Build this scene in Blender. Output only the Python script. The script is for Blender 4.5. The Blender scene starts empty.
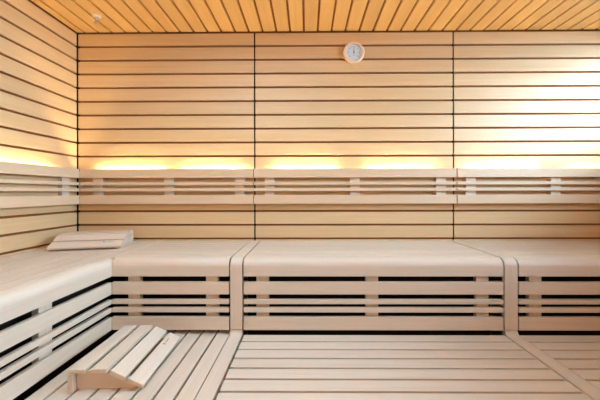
import bpy, bmesh, math, random
from mathutils import Vector, Matrix
random.seed(4)
C = bpy.context.scene.collection
H = 1.28                       # camera height above the floor
PI = math.pi

W_SKY, W_LED, W_FILL, W_PAN = 29.0, 510.0, 62.0, 12.0
C_SKY, C_LED, C_FILL, C_PAN = (.54, .775, 1.02), (1.0, 0.74, 0.38), (1.0, 0.44, 0.11), (0.50, 0.795, 1.03)
# ------------------------------------------------------------------ materials
def new_mat(name):
    m = bpy.data.materials.new(name); m.use_nodes = True
    nt = m.node_tree; nt.nodes.clear()
    out = nt.nodes.new('ShaderNodeOutputMaterial')
    b = nt.nodes.new('ShaderNodeBsdfPrincipled')
    nt.links.new(b.outputs[0], out.inputs[0])
    return m, nt, b

def wood(name, light, dark, axis, rough=0.45, scale=1.0, vary=0.10, bump=0.06):
    """pale sauna timber: long fine fibres along `axis`, tone varying from board to board"""
    m, nt, b = new_mat(name)
    N = nt.nodes.new; L = nt.links.new
    tc = N('ShaderNodeTexCoord'); mp = N('ShaderNodeMapping')
    geo = N('ShaderNodeNewGeometry')
    sc = [26.0*scale]*3; sc['xyz'.index(axis)] = 0.9*scale
    mp.inputs['Scale'].default_value = sc
    L(tc.outputs['Object'], mp.inputs['Vector'])
    # shift the figure from board to board
    add = N('ShaderNodeVectorMath'); add.operation = 'ADD'
    cmb = N('ShaderNodeCombineXYZ')
    mul = N('ShaderNodeMath'); mul.operation = 'MULTIPLY'; mul.inputs[1].default_value = 57.0
    L(geo.outputs['Random Per Island'], mul.inputs[0])
    for i in range(3): L(mul.outputs[0], cmb.inputs[i])
    L(mp.outputs[0], add.inputs[0]); L(cmb.outputs[0], add.inputs[1])
    n1 = N('ShaderNodeTexNoise'); n1.inputs['Scale'].default_value = 1.0; n1.inputs['Detail'].default_value = 6; n1.inputs['Roughness'].default_value = 0.62; n1.inputs['Distortion'].default_value = 0.35
    L(add.outputs[0], n1.inputs['Vector'])
    n2 = N('ShaderNodeTexNoise'); n2.inputs['Scale'].default_value = 5.5; n2.inputs['Detail'].default_value = 3
    L(add.outputs[0], n2.inputs['Vector'])
    mixf = N('ShaderNodeMix'); mixf.data_type = 'FLOAT'; mixf.inputs[0].default_value = 0.35
    L(n1.outputs[0], mixf.inputs[2]); L(n2.outputs[0], mixf.inputs[3])
    r = N('ShaderNodeValToRGB')
    r.color_ramp.elements[0].position = 0.30; r.color_ramp.elements[0].color = (*dark, 1)
    r.color_ramp.elements[1].position = 0.66; r.color_ramp.elements[1].color = (*light, 1)
    L(mixf.outputs[0], r.inputs[0])
    hsv = N('ShaderNodeHueSaturation')
    mr = N('ShaderNodeMapRange'); mr.inputs['To Min'].default_value = 1-vary; mr.inputs['To Max'].default_value = 1+vary*0.45
    L(geo.outputs['Random Per Island'], mr.inputs['Value']); L(mr.outputs[0], hsv.inputs['Value'])
    L(r.outputs[0], hsv.inputs['Color']); L(hsv.outputs[0], b.inputs['Base Color'])
    b.inputs['Roughness'].default_value = rough
    b.inputs['Specular IOR Level'].default_value = 0.5
    bp = N('ShaderNodeBump'); bp.inputs['Strength'].default_value = bump; bp.inputs['Distance'].default_value = 0.002
    L(n2.outputs[0], bp.inputs['Height']); L(bp.outputs[0], b.inputs['Normal'])
    return m

def plain(name, col, rough=0.6, metal=0.0, spec=0.4, noise=0.08):
    m, nt, b = new_mat(name)
    n = nt.nodes.new('ShaderNodeTexNoise'); n.inputs['Scale'].default_value = 30
    r = nt.nodes.new('ShaderNodeValToRGB')
    r.color_ramp.elements[0].color = (*[c*(1-noise) for c in col], 1)
    r.color_ramp.elements[1].color = (*[min(1, c*(1+noise)) for c in col], 1)
    nt.links.new(n.outputs[0], r.inputs[0]); nt.links.new(r.outputs[0], b.inputs['Base Color'])
    b.inputs['Roughness'].default_value = rough; b.inputs['Metallic'].default_value = metal
    b.inputs['Specular IOR Level'].default_value = spec
    return m

def emit(name, col, s):
    m, nt, b = new_mat(name)
    b.inputs['Base Color'].default_value = (.9, .85, .75, 1)
    b.inputs['Emission Color'].default_value = (*col, 1); b.inputs['Emission Strength'].default_value = s
    return m

WL, WD = (0.69, 0.50, 0.285), (0.62, 0.415, 0.20)      # wall boards
BL, BD = (0.685, 0.592, 0.478), (0.605, 0.497, 0.375)
TL, TD = (0.69, 0.525, 0.355), (0.63, 0.445, 0.27)         # backrest boards        # bench boards
CL, CD = (0.69, 0.45, 0.19), (0.61, 0.36, 0.125)         # ceiling boards
M = {
    'wall_x': wood('wall_wood_x', WL, WD, 'x', vary=0.09),
    'wall_y': wood('wall_wood_y', WL, WD, 'y', vary=0.09),
    'dark_wood': wood('dark_stained_wood', (.16, .10, .06), (.10, .06, .035), 'x'),
    'ceil': wood('ceiling_wood', CL, CD, 'y', vary=0.10),
    'bench_x': wood('bench_wood_x', BL, BD, 'x', vary=0.06),
    'bench_y': wood('bench_wood_y', BL, BD, 'y', vary=0.06),
    'bench_z': wood('bench_wood_z', BL, BD, 'z', vary=0.06),
    'rest_x': wood('backrest_wood_x', TL, TD, 'x', vary=0.05),
    'rest_y': wood('backrest_wood_y', TL, TD, 'y', vary=0.05),
    'ring': wood('ring_wood', (0.84, .70, .56), (0.78, .62, .47), 'x', vary=0.02),
    'groove': plain('dark_backing', (0.26, 0.10, 0.035), 0.9, spec=0.1),
    'seam': plain('black_joint_strip', (0.012, 0.007, 0.005), 0.9, spec=0.1),
    'void': plain('black_gap_shade', (0.022, 0.016, 0.012), 0.9, spec=0.1),  # near-black sheets standing in for the shade inside the benches
    'floor': plain('floor_tile', (0.09, 0.085, 0.08), 0.5),
    'metal': plain('steel', (0.62, 0.62, 0.63), 0.3, 1.0),
    'dial': plain('dial_white', (0.62, 0.74, 0.84), 0.45, noise=0.02),
    'ink': plain('ink', (0.05, 0.055, 0.07), 0.6),
    'brand': plain('brand_mark', (0.27, 0.21, 0.18), 0.7),
    'plastic': plain('white_plastic', (0.75, 0.75, 0.74), 0.35),
    'alu': plain('window_frame_grey', (0.30, 0.30, 0.30), 0.5),
    'panel': emit('cool_fill_glow', C_PAN, W_PAN),
    'added_fill_lamp': emit('amber_fill_glow', C_FILL, W_FILL),
    'led': emit('led_light', C_LED, W_LED),
}
def glass_mat():
    m = bpy.data.materials.new('pane_glass'); m.use_nodes = True
    nt = m.node_tree; nt.nodes.clear()
    o = nt.nodes.new('ShaderNodeOutputMaterial'); mx = nt.nodes.new('ShaderNodeMixShader')
    t = nt.nodes.new('ShaderNodeBsdfTransparent'); g = nt.nodes.new('ShaderNodeBsdfGlossy')
    g.inputs['Roughness'].default_value = 0.02; mx.inputs[0].default_value = 0.06
    nt.links.new(t.outputs[0], mx.inputs[1]); nt.links.new(g.outputs[0], mx.inputs[2]); nt.links.new(mx.outputs[0], o.inputs[0])
    return m
M['glass'] = glass_mat()

# ------------------------------------------------------------------ mesh helpers
class MB:
    def __init__(s): s.bm = bmesh.new()
    def box(s, x0, x1, y0, y1, z0, z1, bev=0.0):
        if x0 > x1: x0, x1 = x1, x0
        if y0 > y1: y0, y1 = y1, y0
        if z0 > z1: z0, z1 = z1, z0
        t = bmesh.new()
        bmesh.ops.create_cube(t, size=1)
        for v in t.verts:
            v.co = Vector(((x0+x1)/2+v.co.x*(x1-x0), (y0+y1)/2+v.co.y*(y1-y0), (z0+z1)/2+v.co.z*(z1-z0)))
        if bev > 0:
            bmesh.ops.bevel(t, geom=t.edges[:], offset=min(bev, .45*min(x1-x0, y1-y0, z1-z0)), segments=2, affect='EDGES', profile=0.6)
        s.merge(t); return s
    def merge(s, t, mat=None):
        if mat is not None: bmesh.ops.transform(t, matrix=mat, verts=t.verts)
        me = bpy.data.meshes.new('tmp'); t.to_mesh(me); t.free(); s.bm.from_mesh(me); bpy.data.meshes.remove(me)
    def prism(s, pts, axis, a, b, bev=0.0):
        """closed outline pts in the plane across `axis`, swept from a to b.  axis x: pts=(y,z); y: pts=(x,z); z: pts=(x,y)"""
        t = bmesh.new()
        def P(p, q):
            return {'x': (q, p[0], p[1]), 'y': (p[0], q, p[1]), 'z': (p[0], p[1], q)}[axis]
        r = [[t.verts.new(P(p, q)) for p in pts] for q in (a, b)]
        n = len(pts)
        t.faces.new(r[0]); t.faces.new(r[1][::-1])
        for i in range(n): t.faces.new((r[0][i], r[1][i], r[1][(i+1) % n], r[0][(i+1) % n]))
        bmesh.ops.recalc_face_normals(t, faces=t.faces[:])
        if bev > 0: bmesh.ops.bevel(t, geom=t.edges[:], offset=bev, segments=1, affect='EDGES')
        s.merge(t); return s
    def lathe(s, prof, mat, seg=48):
        """closed profile of (radius, height) pairs spun round local z, then moved by mat"""
        t = bmesh.new(); rings = []
        for r, h in prof:
            if r < 1e-6: rings.append([t.verts.new((0, 0, h))])
            else: rings.append([t.verts.new((r*math.cos(2*PI*i/seg), r*math.sin(2*PI*i/seg), h)) for i in range(seg)])
        for a, b in zip(rings, rings[1:]):
            for i in range(seg):
                j = (i+1) % seg
                if len(a) == 1 and len(b) == 1: continue
                if len(a) == 1: t.faces.new((a[0], b[i], b[j]))
                elif len(b) == 1: t.faces.new((a[i], b[0], a[j]))
                else: t.faces.new((a[i], b[i], b[j], a[j]))
        bmesh.ops.recalc_face_normals(t, faces=t.faces[:])
        s.merge(t, mat); return s
    def build(s, name, mat, parent=None, smooth=False, kind=None):
        me = bpy.data.meshes.new(name)
        bmesh.ops.recalc_face_normals(s.bm, faces=s.bm.faces[:])
        if parent is not None:
            org = WORLD[parent.name]
            bmesh.ops.translate(s.bm, vec=-org, verts=s.bm.verts)
        else: org = Vector((0, 0, 0))
        s.bm.to_mesh(me); s.bm.free()
        me.materials.append(mat)
        if smooth:
            for p in me.polygons: p.use_smooth = True
            try: me.set_sharp_from_angle(angle=0.7)
            except Exception: pass
        o = bpy.data.objects.new(name, me); C.objects.link(o)
        if parent is not None: o.parent = parent
        WORLD[o.name] = org.copy()
        if kind: o['kind'] = kind
        return o
WORLD = {}

def thing(name, label, cat, loc, group=None):
    o = bpy.data.objects.new(name, None); C.objects.link(o)
    o.empty_display_size = 0.1
    o.location = loc; o['label'] = label; o['category'] = cat
    if group: o['group'] = group
    WORLD[o.name] = Vector(loc)
    return o

# ------------------------------------------------------------------ room
XL, XR, YB, YF = -1.838, 2.60, 2.50, -1.25
ZC = 1.280 + H
PW, GR = 0.1096, 0.0162           # board pitch, groove width
ZG0 = -0.368 + H                  # lowest groove seen on the walls

MB().box(XL-.15, XR+.15, YF-.15, YB+.15, -0.10, 0.0).build('floor', M['floor'], kind='structure')
wb = MB().box(XL-.15, XR+.15, YB+.018, YB+.15, 0, ZC+.12).build('wall_back', M['groove'], kind='structure')
wl = MB().box(XL-.15, XL-.018, YF-.15, YB+.018, 0, ZC+.12).build('wall_left', M['groove'], kind='structure')
ce = MB().box(XL-.018, XR+.15, YF-.15, YB+.018, ZC+.018, ZC+.12).build('ceiling', M['groove'], kind='structure')

def rows(z_top):
    """board rows (z0, z1) from the floor up to z_top, grooves on the measured pitch"""
    out = []; k0 = -int((ZG0-0.02)/PW)
    k = k0
    while True:
        a = ZG0 + k*PW + GR/2; b = ZG0 + (k+1)*PW - GR/2
        if a > z_top-.02: break
        out.append((max(a, 0.0), min(b, z_top))); k += 1
    return out
def board_panel(parent, axis, lo, hi, face, depth, z_top, mat, holes=()):
    m = MB()
    for a, b in rows(z_top):
        if b - a < .01: continue
        spans = [(lo, hi)]
        for (h0, h1, z0, z1) in holes:
            if b > z0 and a < z1: spans = [q for s in spans for q in ((s[0], min(s[1], h0)), (max(s[0], h1), s[1])) if q[1]-q[0] > .01]
        for (s0, s1) in spans:
            if axis == 'x': m.box(s0, s1, face, face+depth, a, b, .0012)
            else: m.box(face, face+depth, s0, s1, a, b, .0012)
    return m.build('board_panel', mat, parent)
SEAM = [-0.4164, 1.163]
board_panel(wb, 'x', XL+.008, SEAM[0]-.006, YB, .020, ZC-.006, M['wall_x'])
board_panel(wb, 'x', SEAM[0]+.006, SEAM[1]-.006, YB, .020, ZC-.006, M['wall_x'])
board_panel(wb, 'x', SEAM[1]+.006, XR-.006, YB, .020, ZC-.006, M['wall_x'])
board_panel(wl, 'y', YF+.006, YB-.006, XL-.020, .020, ZC-.006, M['wall_y'])
for sx in SEAM:
    MB().box(sx-.0058, sx+.0058, YB+.010, YB+.0175, 0, ZC-.004).build('joint_strip', M['seam'], wb)
MB().box(XL-.004, XL+.0075, YB-.0055, YB+.0175, 0, ZC-.004).build('joint_strip', M['seam'], wb)
# ceiling boards
cm = MB(); k = -40
while True:
    a = -0.022 + k*PW + GR/2; b = a + PW - GR
    k += 1
    if b < XL+.01: continue
    if a > XR-.01: break
    cm.box(max(a, XL+.004), min(b, XR-.004), YF+.004, YB-.004, ZC, ZC+.020, .0012)
cm.build('board_panel', M['ceil'], ce)

# right wall with the window band, front wall with a glazed door
WINS = [(-0.30, 2.43, 0.40+H, 1.235+H)]
def wall_right():
    m = MB(); x0, x1 = XR+.018, XR+.15; y = YF-.15
    for (a, b, z0, z1) in WINS:
        m.box(x0, x1, y, a, 0, ZC+.02); m.box(x0, x1, a, b, 0, z0); m.box(x0, x1, a, b, z1, ZC+.02); y = b
    m.box(x0, x1, y, YB+.018, 0, ZC+.02)
    w = m.build('wall_right', M['groove'], kind='structure')
    board_panel(w, 'y', YF+.006, YB-.006, XR, .020, ZC-.006, M['wall_y'], holes=[(a-.01, b+.01, c-.01, d+.01) for a, b, c, d in WINS])
wall_right()
def window(n, a, b, z0, z1):
    m = MB(); t = .035; x0, x1 = XR-.012, XR+.15
    m.box(x0, x1, a-.01, a+t, z0-.01, z1+.01, .002); m.box(x0, x1, b-t, b+.01, z0-.01, z1+.01, .002)
    m.box(x0, x1, a+t, b-t, z0-.01, z0+t, .002); m.box(x0, x1, a+t, b-t, z1-t, z1+.01, .002)
    f = m.build('window_%d' % n, M['bench_y'], kind='structure')
    MB().box(XR+.06, XR+.068, a+t, b-t, z0+t, z1-t).build('pane', M['glass'], f)
for n, q in enumerate(WINS): window(n+1, *q)
wf = MB().box(XL-.018, XR+.018, YF-.15, YF-.018, 0, ZC+.02).build('wall_front', M['groove'], kind='structure')
board_panel(wf, 'x', XL+.006, XR-.006, YF-.020, .020, ZC-.006, M['dark_wood'])

# ------------------------------------------------------------------ upper benches
ZU = -0.385 + H      # upper seat
ZS = -0.824 + H      # lower seat
D1 = 1.8175          # front plane of the upper bench along the back wall
XI = -1.137          # inner face of the upper bench along the left wall
R = 0.05
ROWS = [(-.592, -.521), (-.648, -.622), (-.696, -.669), (-.7985, -.7235)]   # front boards and slats
NAMES = ['front_board', 'front_slat', 'front_slat', 'front_board']
TH = 0.024

def nose(front, inner, zt, zb, th, sign=1, seg=10):
    """outline of the rounded front board: flat top from `inner`, quarter round, down to zb (u axis grows away from the viewer)"""
    o = [(inner, zt)]
    for i in range(seg+1):
        a = PI/2*i/seg
        o.append((front + sign*(R - R*math.sin(a)), zt - R + R*math.cos(a)))
    o.append((front, zb)); o.append((front + sign*th, zb))
    r = R-th
    for i in range(seg+1):
        a = PI/2*(seg-i)/seg
        o.append((front + sign*(th + r - r*math.sin(a)), zt - th - r + r*math.cos(a)))
    o.append((inner, zt-th))
    return o

def back_bench(x0, x1, posts, label, loc_x, flat_left=False):
    t = thing('upper_bench', label, 'bench', (loc_x, (D1+YB)/2, 0), 'slatted upper bench sections')
    # seat boards running along the wall
    m = MB(); g = .0085; d = 1.882
    while d < YB-.02:
        e = min(d+.098, YB-.004)
        m.box(x0, x1, d+g/2, e-g/2, ZU-TH, ZU, .0015); d += .098
    m.build('seat_boards', M['bench_x'], t)
    MB().prism(nose(D1, 1.882-g/2, ZU, -.487+H, TH), 'x', x0, x1).build('rounded_front_board', M['bench_x'], t, smooth=True)
    for (a, b), n in zip(ROWS, NAMES):
        MB().box(x0, x1, D1, D1+TH, a+H, b+H, .002).build(n, M['bench_x'], t)
    for p in posts:
        MB().box(p-.036, p+.036, D1+TH+.0005, D1+TH+.030, ZS+.045, ZU-TH-.03, .001).build('support_post', M['bench_z'], t)
    # bearers under the seat and a black sheet that paints the shade behind the slats
    for p in posts:
        MB().box(p-.02, p+.02, D1+TH+.032, YB-.03, ZU-TH-.07, ZU-TH-.001, .001).build('bearer', M['bench_y'], t)
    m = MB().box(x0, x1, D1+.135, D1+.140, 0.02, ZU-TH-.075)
    m.build('shade_sheet', M['void'], t)
    return t
back_bench(XI+.0015, -.4457-.0085, [-1.018, -.559], 'short upper bench section between the left wall bench and the first upright divider strip', -.8)
back_bench(-.377+.0085, 1.139-.009, [-.262, .380, 1.023], 'long middle section of slatted upper bench, between the two upright divider strips', .38)
back_bench(1.211+.009, XR-.006, [1.330, 1.93, 2.5], 'slatted upper bench section beyond the second divider strip, partly in warm shade', 1.9)

def divider(x0, x1, label):
    t = thing('bench_divider', label, 'bench divider', ((x0+x1)/2, D1+.2, 0), 'divider strips between the bench sections')
    # over the upper seat and down its front, one bent board
    MB().prism(nose(D1-.0015, YB-.004, ZU+.0015, ZS+.03, .030), 'x', x0, x1).build('upright_strip', M['bench_z'], t, smooth=True)
    return t
def lower_strip(t, x0, x1, y1):
    # on the lower seat, with a small cove where it meets the upright
    o = [(y1, ZS+.003), (y1, ZS-.03), (D1+.030, ZS-.03), (D1+.030, ZS+.03)]
    r = .022
    for i in range(7):
        a = PI/2*i/6
        o.append((D1-.0015 - r + r*math.cos(a), ZS+.003 + r - r*math.sin(a)))
    MB().prism(o, 'x', x0, x1).build('seat_strip', M['bench_y'], t, smooth=True)
d1 = divider(-.4457, -.377, 'first divider strip, left of the long middle bench section, bent over the bench nose')
lower_strip(d1, -.4457, -.377, -1.2)
d2 = divider(1.139, 1.211, 'second divider strip, right of the long middle bench section, bent over the bench nose')
lower_strip(d2, 1.139, 1.211, 1.10)

# bench along the left wall
def left_bench():
    t = thing('upper_bench', 'slatted upper bench along the left wall, its pale side facing the room', 'bench', (-1.5, .7, 0), 'slatted upper bench sections')
    y0, y1 = YF+.006, YB-.007; g = .0085
    m = MB(); x = -1.202 - .098*6
    m.box(XL+.004, x-g/2, y0, y1, ZU-TH, ZU, .0015)
    while x < -1.21:
        m.box(x+g/2, x+.098-g/2, y0, y1, ZU-TH, ZU, .0015); x += .098
    m.box(-1.202+g/2, XI, D1+.0405, y1, ZU-TH, ZU, .0015)
    m.build('seat_boards', M['bench_y'], t)
    MB().prism(nose(XI, -1.202+g/2, ZU, -.487+H, TH, sign=-1), 'y', y0, D1+.040).build('rounded_front_board', M['bench_y'], t, smooth=True)
    for (a, b), n in zip(ROWS, NAMES):
        MB().box(XI-TH, XI, y0, D1+.001, a+H, b+H, .002).build(n, M['bench_y'], t)
    for p in (1.384, .744, .104, -.536):
        MB().box(XI-TH-.030, XI-TH-.0005, p-.036, p+.036, ZS+.045, ZU-TH-.03, .001).build('support_post', M['bench_z'], t)
        MB().box(XL+.03, XI-TH-.032, p-.02, p+.02, ZU-TH-.07, ZU-TH-.001, .001).build('bearer', M['bench_x'], t)
    MB().box(XI-.140, XI-.135, y0, YB-.03, 0.02, ZU-TH-.075).build('shade_sheet', M['void'], t)
left_bench()

# ------------------------------------------------------------------ lower benches
P2 = .0873; G2 = .013
def lower_back(x0, x1, label, cx):
    t = thing('lower_bench', label, 'bench', (cx, 1.45, 0), 'slatted lower bench sections')
    m = MB(); d = D1-.001
    first = True
    for k in range(8):
        a = (1.7335 - P2*k) + G2/2; b = a + P2 - G2
        m.box(x0, x1, a, b, ZS-.026, ZS, .002)
    m.build('seat_slats', M['bench_x'], t)
    ye = 1.7335 - P2*7 + G2/2
    for xx in [x0+.10+(x1-x0-.2)*i/2 for i in range(3)]:
        MB().box(xx-.02, xx+.02, ye+.03, D1-.01, ZS-.09, ZS-.0265).build('bearer', M['bench_y'], t)
    m = MB().box(x0, x1, ye-.001, ye+.024, ZS-.13, ZS-.027, .002)
    m.build('front_board', M['bench_x'], t)
    MB().box(x0, x1, ye+.05, D1+.12, ZS-.115, ZS-.11).build('shade_sheet', M['void'], t)
    for xx in (x0+.05, x1-.05): MB().box(xx-.03, xx+.03, ye+.026, ye+.048, 0, ZS-.028).build('leg', M['bench_z'], t)
lower_back(-.377+.012, 1.139-.007, 'lower bench section of pale cross slats below the long middle upper bench', .38)
lower_back(1.211+.007, XR-.006, 'lower bench section of tan cross slats beyond the second divider strip', 1.9)

def lower_left():
    t = thing('lower_bench', 'lower bench section in the left corner, its slats running lengthwise under a headrest', 'bench', (-.8, .3, 0), 'slatted lower bench sections')
    m = MB(); edges = [-1.137+i*((-.4457+1.137)/8) for i in range(9)]
    for a, b in zip(edges, edges[1:]):
        m.box(a+G2/2+(.004 if a < -1.13 else 0), b-G2/2, -1.2, 1.885, ZS-.026, ZS, .002)
    m.build('seat_slats', M['bench_y'], t)
    for yy in (-1.1, -.5, .1, .7, 1.3): MB().box(-1.12, -.40, yy-.02, yy+.02, ZS-.09, ZS-.031).build('bearer', M['bench_x'], t)
    for yy in (-1.1, -.1, .9): MB().box(-.455, -.402, yy-.03, yy+.03, 0, ZS-.092).build('leg', M['bench_z'], t)
    MB().box(-1.13, -.42, -1.19, 1.93, ZS-.115, ZS-.11).build('shade_sheet', M['void'], t)
    MB().box(-.40, -.379, -1.2, 1.10, ZS-.15, ZS-.032, .002).build('front_board', M['bench_y'], t)
lower_left()

# ------------------------------------------------------------------ backrests
RZ = [(.115, .185), (.0583, .0817), (.0101, .0334), (-.0894, -.021)]
RN = ['top_board', 'slat', 'slat', 'bottom_board']
YR = 2.442; RT = .024
def backrest_x(x0, x1, brs, leds, label):
    t = thing('backrest', label, 'backrest', ((x0+x1)/2, YB-.03, H), 'slatted backrests with lights behind')
    for (a, b), n in zip(RZ, RN):
        MB().box(x0, x1, YR, YR+RT, a+H, b+H, .0015).build(n, M['rest_x'], t)
    for p in brs:
        MB().box(p-.0375, p+.0375, YR+RT+.0003, YB-.0003, -.075+H, .125+H, .001).build('bracket', M['bench_z'], t)
    for a, b in leds: strip('x', a, b, t)
def strip(axis, a, b, t):
    g = MB(); e = MB(); zz = .160+H
    if axis == 'x': g.box(a, b, YR+RT+.001, YB-.001, zz-.006, zz)
    else: g.box(XL+.001, XL+YB-YR-RT-.001, a, b, zz-.006, zz)
    p = a+.008
    while p < b-.008:
        if axis == 'x': e.box(p-.004, p+.004, YR+RT+.012, YR+RT+.020, zz, zz+.002)
        else: e.box(XL+.020, XL+.025, p-.003, p+.003, zz, zz+.002)
        p += .0168
    c = g.build('light_channel', M['bench_x' if axis == 'x' else 'bench_y'], t); e.build('light_strip', M['led'], c)
XLR = XL+.058
backrest_x(XLR+.002, SEAM[0]-.004, [-1.65, -1.089, -.529], [(-1.665, -1.125), (-.998, -.492)], 'slatted backrest on the back wall in the left corner, glowing warm behind')
backrest_x(SEAM[0]+.004, SEAM[1]-.004, [-.294, .376, 1.048], [(-.278, .247), (.459, 1.015)], 'slatted backrest on the middle of the back wall under the round gauge')
backrest_x(SEAM[1]+.004, XR-.006, [1.282, 1.941, 2.52], [(1.258, 1.83), (2.07, 2.50)], 'slatted backrest at the bright right part of the back wall')
def backrest_y():
    t = thing('backrest', 'slatted backrest running along the left wall above the bench', 'backrest', (XL+.03, .6, H), 'slatted backrests with lights behind')
    y0, y1 = YF+.006, YR-.002
    for (a, b), n in zip(RZ, RN):
        MB().box(XLR-RT, XLR, y0, y1+.001, a+H, b+H, .0015).build(n, M['rest_y'], t)
    brs = [2.335, 1.775, 1.215, .655, .095, -.465, -1.025]
    for p in brs:
        MB().box(XL+.0003, XLR-RT-.0003, p-.036, p+.036, -.075+H, .125+H, .001).build('bracket', M['bench_z'], t)
    for a, b in ((-.4, .04), (.15, .6), (.71, 2.27)): strip('y', a, b, t)
backrest_y()

# ------------------------------------------------------------------ headrests
def headrest(label):
    t = thing('headrest', label, 'headrest', (0, 0, 0), 'wooden sauna headrests')
    L = .432; W = .066; T = .018; top = .0955
    # outline points (u, z) of the top faces; u runs from the high side to the low side
    def board(u0, z0, ang):
        m = MB(); c, s = math.cos(ang), math.sin(ang)
        du, dz = W*c, -W*s; nu, nz = -T*s, -T*c
        m.prism([(u0, z0), (u0+du, z0+dz), (u0+du+nu, z0+dz+nz), (u0+nu, z0+nz)], 'y', 0, L, .0015)
        m.build('slat', M['bench_y'], t)
    board(0, top, 0); board(.088, top, 0)
    A = math.radians(25)
    board(.172, top-.006, A); board(.245, top-.006-.073*math.tan(A)-.001, A)
    # end boards under the slats and a lengthwise board under the high side
    def under(u):
        if u < .154: return top-T
        return top-.006-T/math.cos(A)-(u-.172)*math.tan(A)
    for y in (.024, L-.044):
        us = [.019, .155, .170, .225, .262]
        pts = [(.019, 0), (.262, 0)] + [(u, under(u)-.001) for u in us[::-1]]
        MB().prism(pts, 'y', y, y+.020, .001).build('cross_board', M['bench_x'], t)
    MB().box(.001, .018, -.003, L+.003, 0, top-T-.0005, .0015).build('rear_board', M['bench_y'], t)
    # small dark burnt-in mark on the lowest board
    m = MB(); c, s = math.cos(A), math.sin(A)
    fr = Matrix.Translation((.245, 0, top-.006-.073*math.tan(A)-.001)) @ Matrix.Rotation(A, 4, 'Y')
    def dab(u, v, w, l):
        b = MB().box(u-w/2, u+w/2, v-l/2, v+l/2, -.0005, .0006); m.merge(b.bm, fr)
    dab(.020, .312, .012, .004); dab(.017, .317, .005, .009); dab(.024, .320, .005, .006)
    for i in range(7): dab(.020, .334+i*.0062, .006 if i % 3 else .009, .003)
    m.build('burnt_mark', M['brand'], t)
    return t
h1 = headrest('pale wooden headrest of tilted slats on the lower bench in the near left')
h1.location = (-.984, 1.283, ZS); h1.rotation_euler = (0, 0, math.radians(2.6))
h2 = h1.copy(); C.objects.link(h2)
for ch in list(h1.children):
    c = ch.copy(); C.objects.link(c); c.parent = h2
h2['label'] = 'pale wooden headrest on the upper bench in the corner, below the backrests'
h2.rotation_euler = (0, 0, math.radians(-90+15))
u = Vector((.252+.06, 0, 0)); u.rotate(h2.rotation_euler)
h2.location = Vector((-1.688, 2.017, ZU)) - Vector((u.x, u.y, -.0005))

# ------------------------------------------------------------------ gauge on the back wall
def gauge():
    cx, cz = .372, 1.103+H
    t = thing('thermometer', 'round wooden-rimmed thermometer hanging high on the back wall', 'thermometer', (cx, YB-.002, cz))
    fr = Matrix.Translation((cx, YB-.001, cz)) @ Matrix.Rotation(PI/2, 4, 'X')      # local z -> -y (into the room)
    prof = [(0, 0), (.078, 0), (.084, .006), (.084, .022), (.080, .030), (.070, .033), (.063, .030), (.060, .020), (0, .020)]
    MB().lathe(prof, fr).build('rim', M['ring'], t, smooth=True)
    d = MB().lathe([(0, .0202), (.0598, .0202), (.0598, .0212), (0, .0212)], fr).build('dial', M['dial'], t)
    m = MB()
    for i in range(25):
        if 11 <= i <= 13: pass
        a = math.radians(225 - i*270/24)
        l = .010 if i % 4 == 0 else .005
        b = MB().box(.050-l, .050, -.0009 if i % 4 else -.0016, .0009 if i % 4 else .0016, .0213, .0218)
        m.merge(b.bm, fr @ Matrix.Rotation(a, 4, 'Z'))
    m.build('scale_marks', M['ink'], d)
    h = MB()
    b = MB().prism([(-.0028, -.012), (.0028, -.012), (.0012, .038), (-.0012, .038)], 'z', .0225, .0235); h.merge(b.bm, fr)
    h.lathe([(0, .0213), (.005, .0213), (.005, .0245), (0, .0245)], fr, 20)
    h.build('pointer', M['ink'], d)
    m = MB().lathe([(0, .0213), (.0032, .0213), (.0032, .0220), (0, .0220)], fr @ Matrix.Translation((0, -.024, 0)), 16)
    m.build('screw', M['ink'], d)
gauge()

# ------------------------------------------------------------------ small sprinkler on the ceiling
def sprinkler():
    cx, cy = -1.52, 2.26
    t = thing('ceiling_sprinkler', 'tiny grey metal sprinkler head on the wooden ceiling near the left corner', 'sprinkler', (cx, cy, ZC))
    fr = Matrix.Translation((cx, cy, ZC)) @ Matrix.Rotation(PI, 4, 'X')
    MB().lathe([(0, 0), (.030, 0), (.029, .006), (.015, .010), (0, .010)], fr, 28).build('cover_plate', M['plastic'], t, smooth=True)
    MB().lathe([(0, .009), (.010, .009), (.010, .026), (.007, .032), (0, .032)], fr, 20).build('nozzle', M['metal'], t, smooth=True)
    m = MB()
    for s in (-1, 1):
        b = MB().prism([(s*.009, .024), (s*.013, .024), (s*.011, .048), (s*.003, .056), (s*.001, .052), (s*.008, .046)], 'y', -.002, .002)
        m.merge(b.bm, fr)
    m.build('frame_arms', M['metal'], t)
    MB().lathe([(0, .055), (.020, .055), (.020, .058), (0, .058)], fr, 24).build('deflector', M['metal'], t)
sprinkler()

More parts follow.
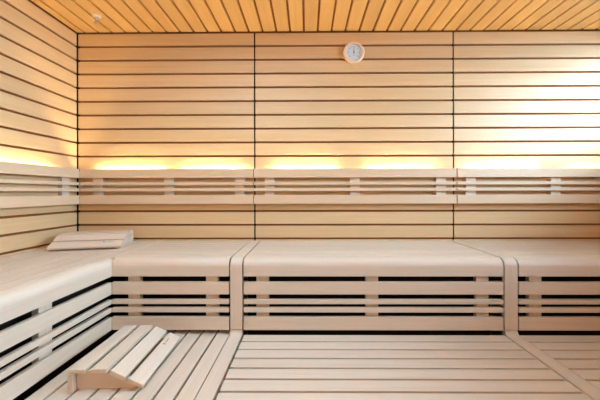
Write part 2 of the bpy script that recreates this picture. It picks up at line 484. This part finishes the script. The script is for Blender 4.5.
# ------------------------------------------------------------------ unseen amber fill lights, added behind the camera for warm tone
def amber_fill(x, z, label):
    t = thing('amber_fill', label, 'added_fill_lamp', (x, YF+.002, z+H), 'added amber fill lights on the front wall')
    MB().box(x-.16, x+.16, YF+.002, YF+.02, z-.13+H, z+.13+H, .004).build('back_plate', M['bench_x'], t)
    MB().box(x-.14, x+.14, YF+.021, YF+.08, z-.11+H, z+.11+H, .01).build('fill_emitter', M['added_fill_lamp'], t)
amber_fill(-1.0, .75, 'added amber fill light on the front wall, nearer the left wall bench')
amber_fill(.9, .75, 'added amber fill light on the front wall, nearer the window')
def ceiling_fill_panel():  # cool fill panel added out of view to brighten the seat tops
    x0, x1, y0, y1 = -1.05, .15, .85, 1.50
    t = thing('ceiling_fill', 'added cool white fill panel on the ceiling, out of view', 'added fill light', ((x0+x1)/2, (y0+y1)/2, ZC))
    m = MB()
    m.box(x0-.03, x1+.03, y0-.03, y0, ZC-.035, ZC-.001, .002).box(x0-.03, x1+.03, y1, y1+.03, ZC-.035, ZC-.001, .002)
    m.box(x0-.03, x0, y0, y1, ZC-.035, ZC-.001, .002).box(x1, x1+.03, y0, y1, ZC-.035, ZC-.001, .002)
    m.build('panel_frame', M['plastic'], t)
    MB().box(x0+.001, x1-.001, y0+.001, y1-.001, ZC-.02, ZC-.001).build('diffuser', M['panel'], t)
ceiling_fill_panel()
# ------------------------------------------------------------------ daylight and lamps
def area(name, loc, rot, sx, sy, power, col, portal=False, spread=PI):
    l = bpy.data.lights.new(name, 'AREA'); l.shape = 'RECTANGLE'; l.size = sx; l.size_y = sy
    l.energy = power; l.color = col; l.spread = spread
    if portal: l.cycles.is_portal = True
    o = bpy.data.objects.new(name, l); C.objects.link(o); o.location = loc; o.rotation_euler = rot
    return o
for a, b, c, d in WINS: area('window_portal', (XR+.12, (a+b)/2, (c+d)/2), (0, PI/2, 0), d-c, b-a, 1, (1, 1, 1), portal=True)

w = bpy.data.worlds.new('daylight'); bpy.context.scene.world = w; w.use_nodes = True
nt = w.node_tree; nt.nodes.clear()
o = nt.nodes.new('ShaderNodeOutputWorld'); bg = nt.nodes.new('ShaderNodeBackground')
tc = nt.nodes.new('ShaderNodeTexCoord'); sep = nt.nodes.new('ShaderNodeSeparateXYZ')
cr = nt.nodes.new('ShaderNodeValToRGB')
mr = nt.nodes.new('ShaderNodeMapRange'); mr.inputs['From Min'].default_value = -1; mr.inputs['From Max'].default_value = 1
nt.links.new(tc.outputs['Generated'], sep.inputs[0]); nt.links.new(sep.outputs[2], mr.inputs[0]); nt.links.new(mr.outputs[0], cr.inputs[0])
e = cr.color_ramp.elements
SKY = C_SKY
sk = lambda f: (SKY[0]*f, SKY[1]*f, SKY[2]*f, 1)
e[0].position = 0.33; e[0].color = sk(.06)
e[1].position = 0.455; e[1].color = sk(.55)
for p, f in ((0.57, 1.0), (0.76, 1.0), (0.82, .03)):
    q = e.new(p); q.color = sk(f)
nt.links.new(cr.outputs[0], bg.inputs[0]); bg.inputs[1].default_value = W_SKY
nt.links.new(bg.outputs[0], o.inputs[0])

# ------------------------------------------------------------------ camera
cam = bpy.data.cameras.new('camera'); co = bpy.data.objects.new('camera', cam); C.objects.link(co)
FPX, CX, CY = 314.0, 304.4, 192.3
cam.sensor_width = 36; cam.lens = FPX*36/600
cam.shift_x = (300-CX)/600; cam.shift_y = (CY-200)/600
co.matrix_world = Matrix.Translation((0, 0, H)) @ Matrix.Rotation(math.radians(.47), 4, 'Z') @ Matrix.Rotation(PI/2, 4, 'X') @ Matrix.Rotation(math.radians(-.11), 4, 'Z')
cam.clip_start = .02
S = bpy.context.scene; S.camera = co
S.view_settings.view_transform = 'Standard'; S.view_settings.look = 'None'
S.view_settings.exposure = -0.02
S.view_settings.gamma = 1
S.cycles.max_bounces = 14; S.cycles.diffuse_bounces = 10; S.cycles.transparent_max_bounces = 12
S.cycles.use_denoising = True
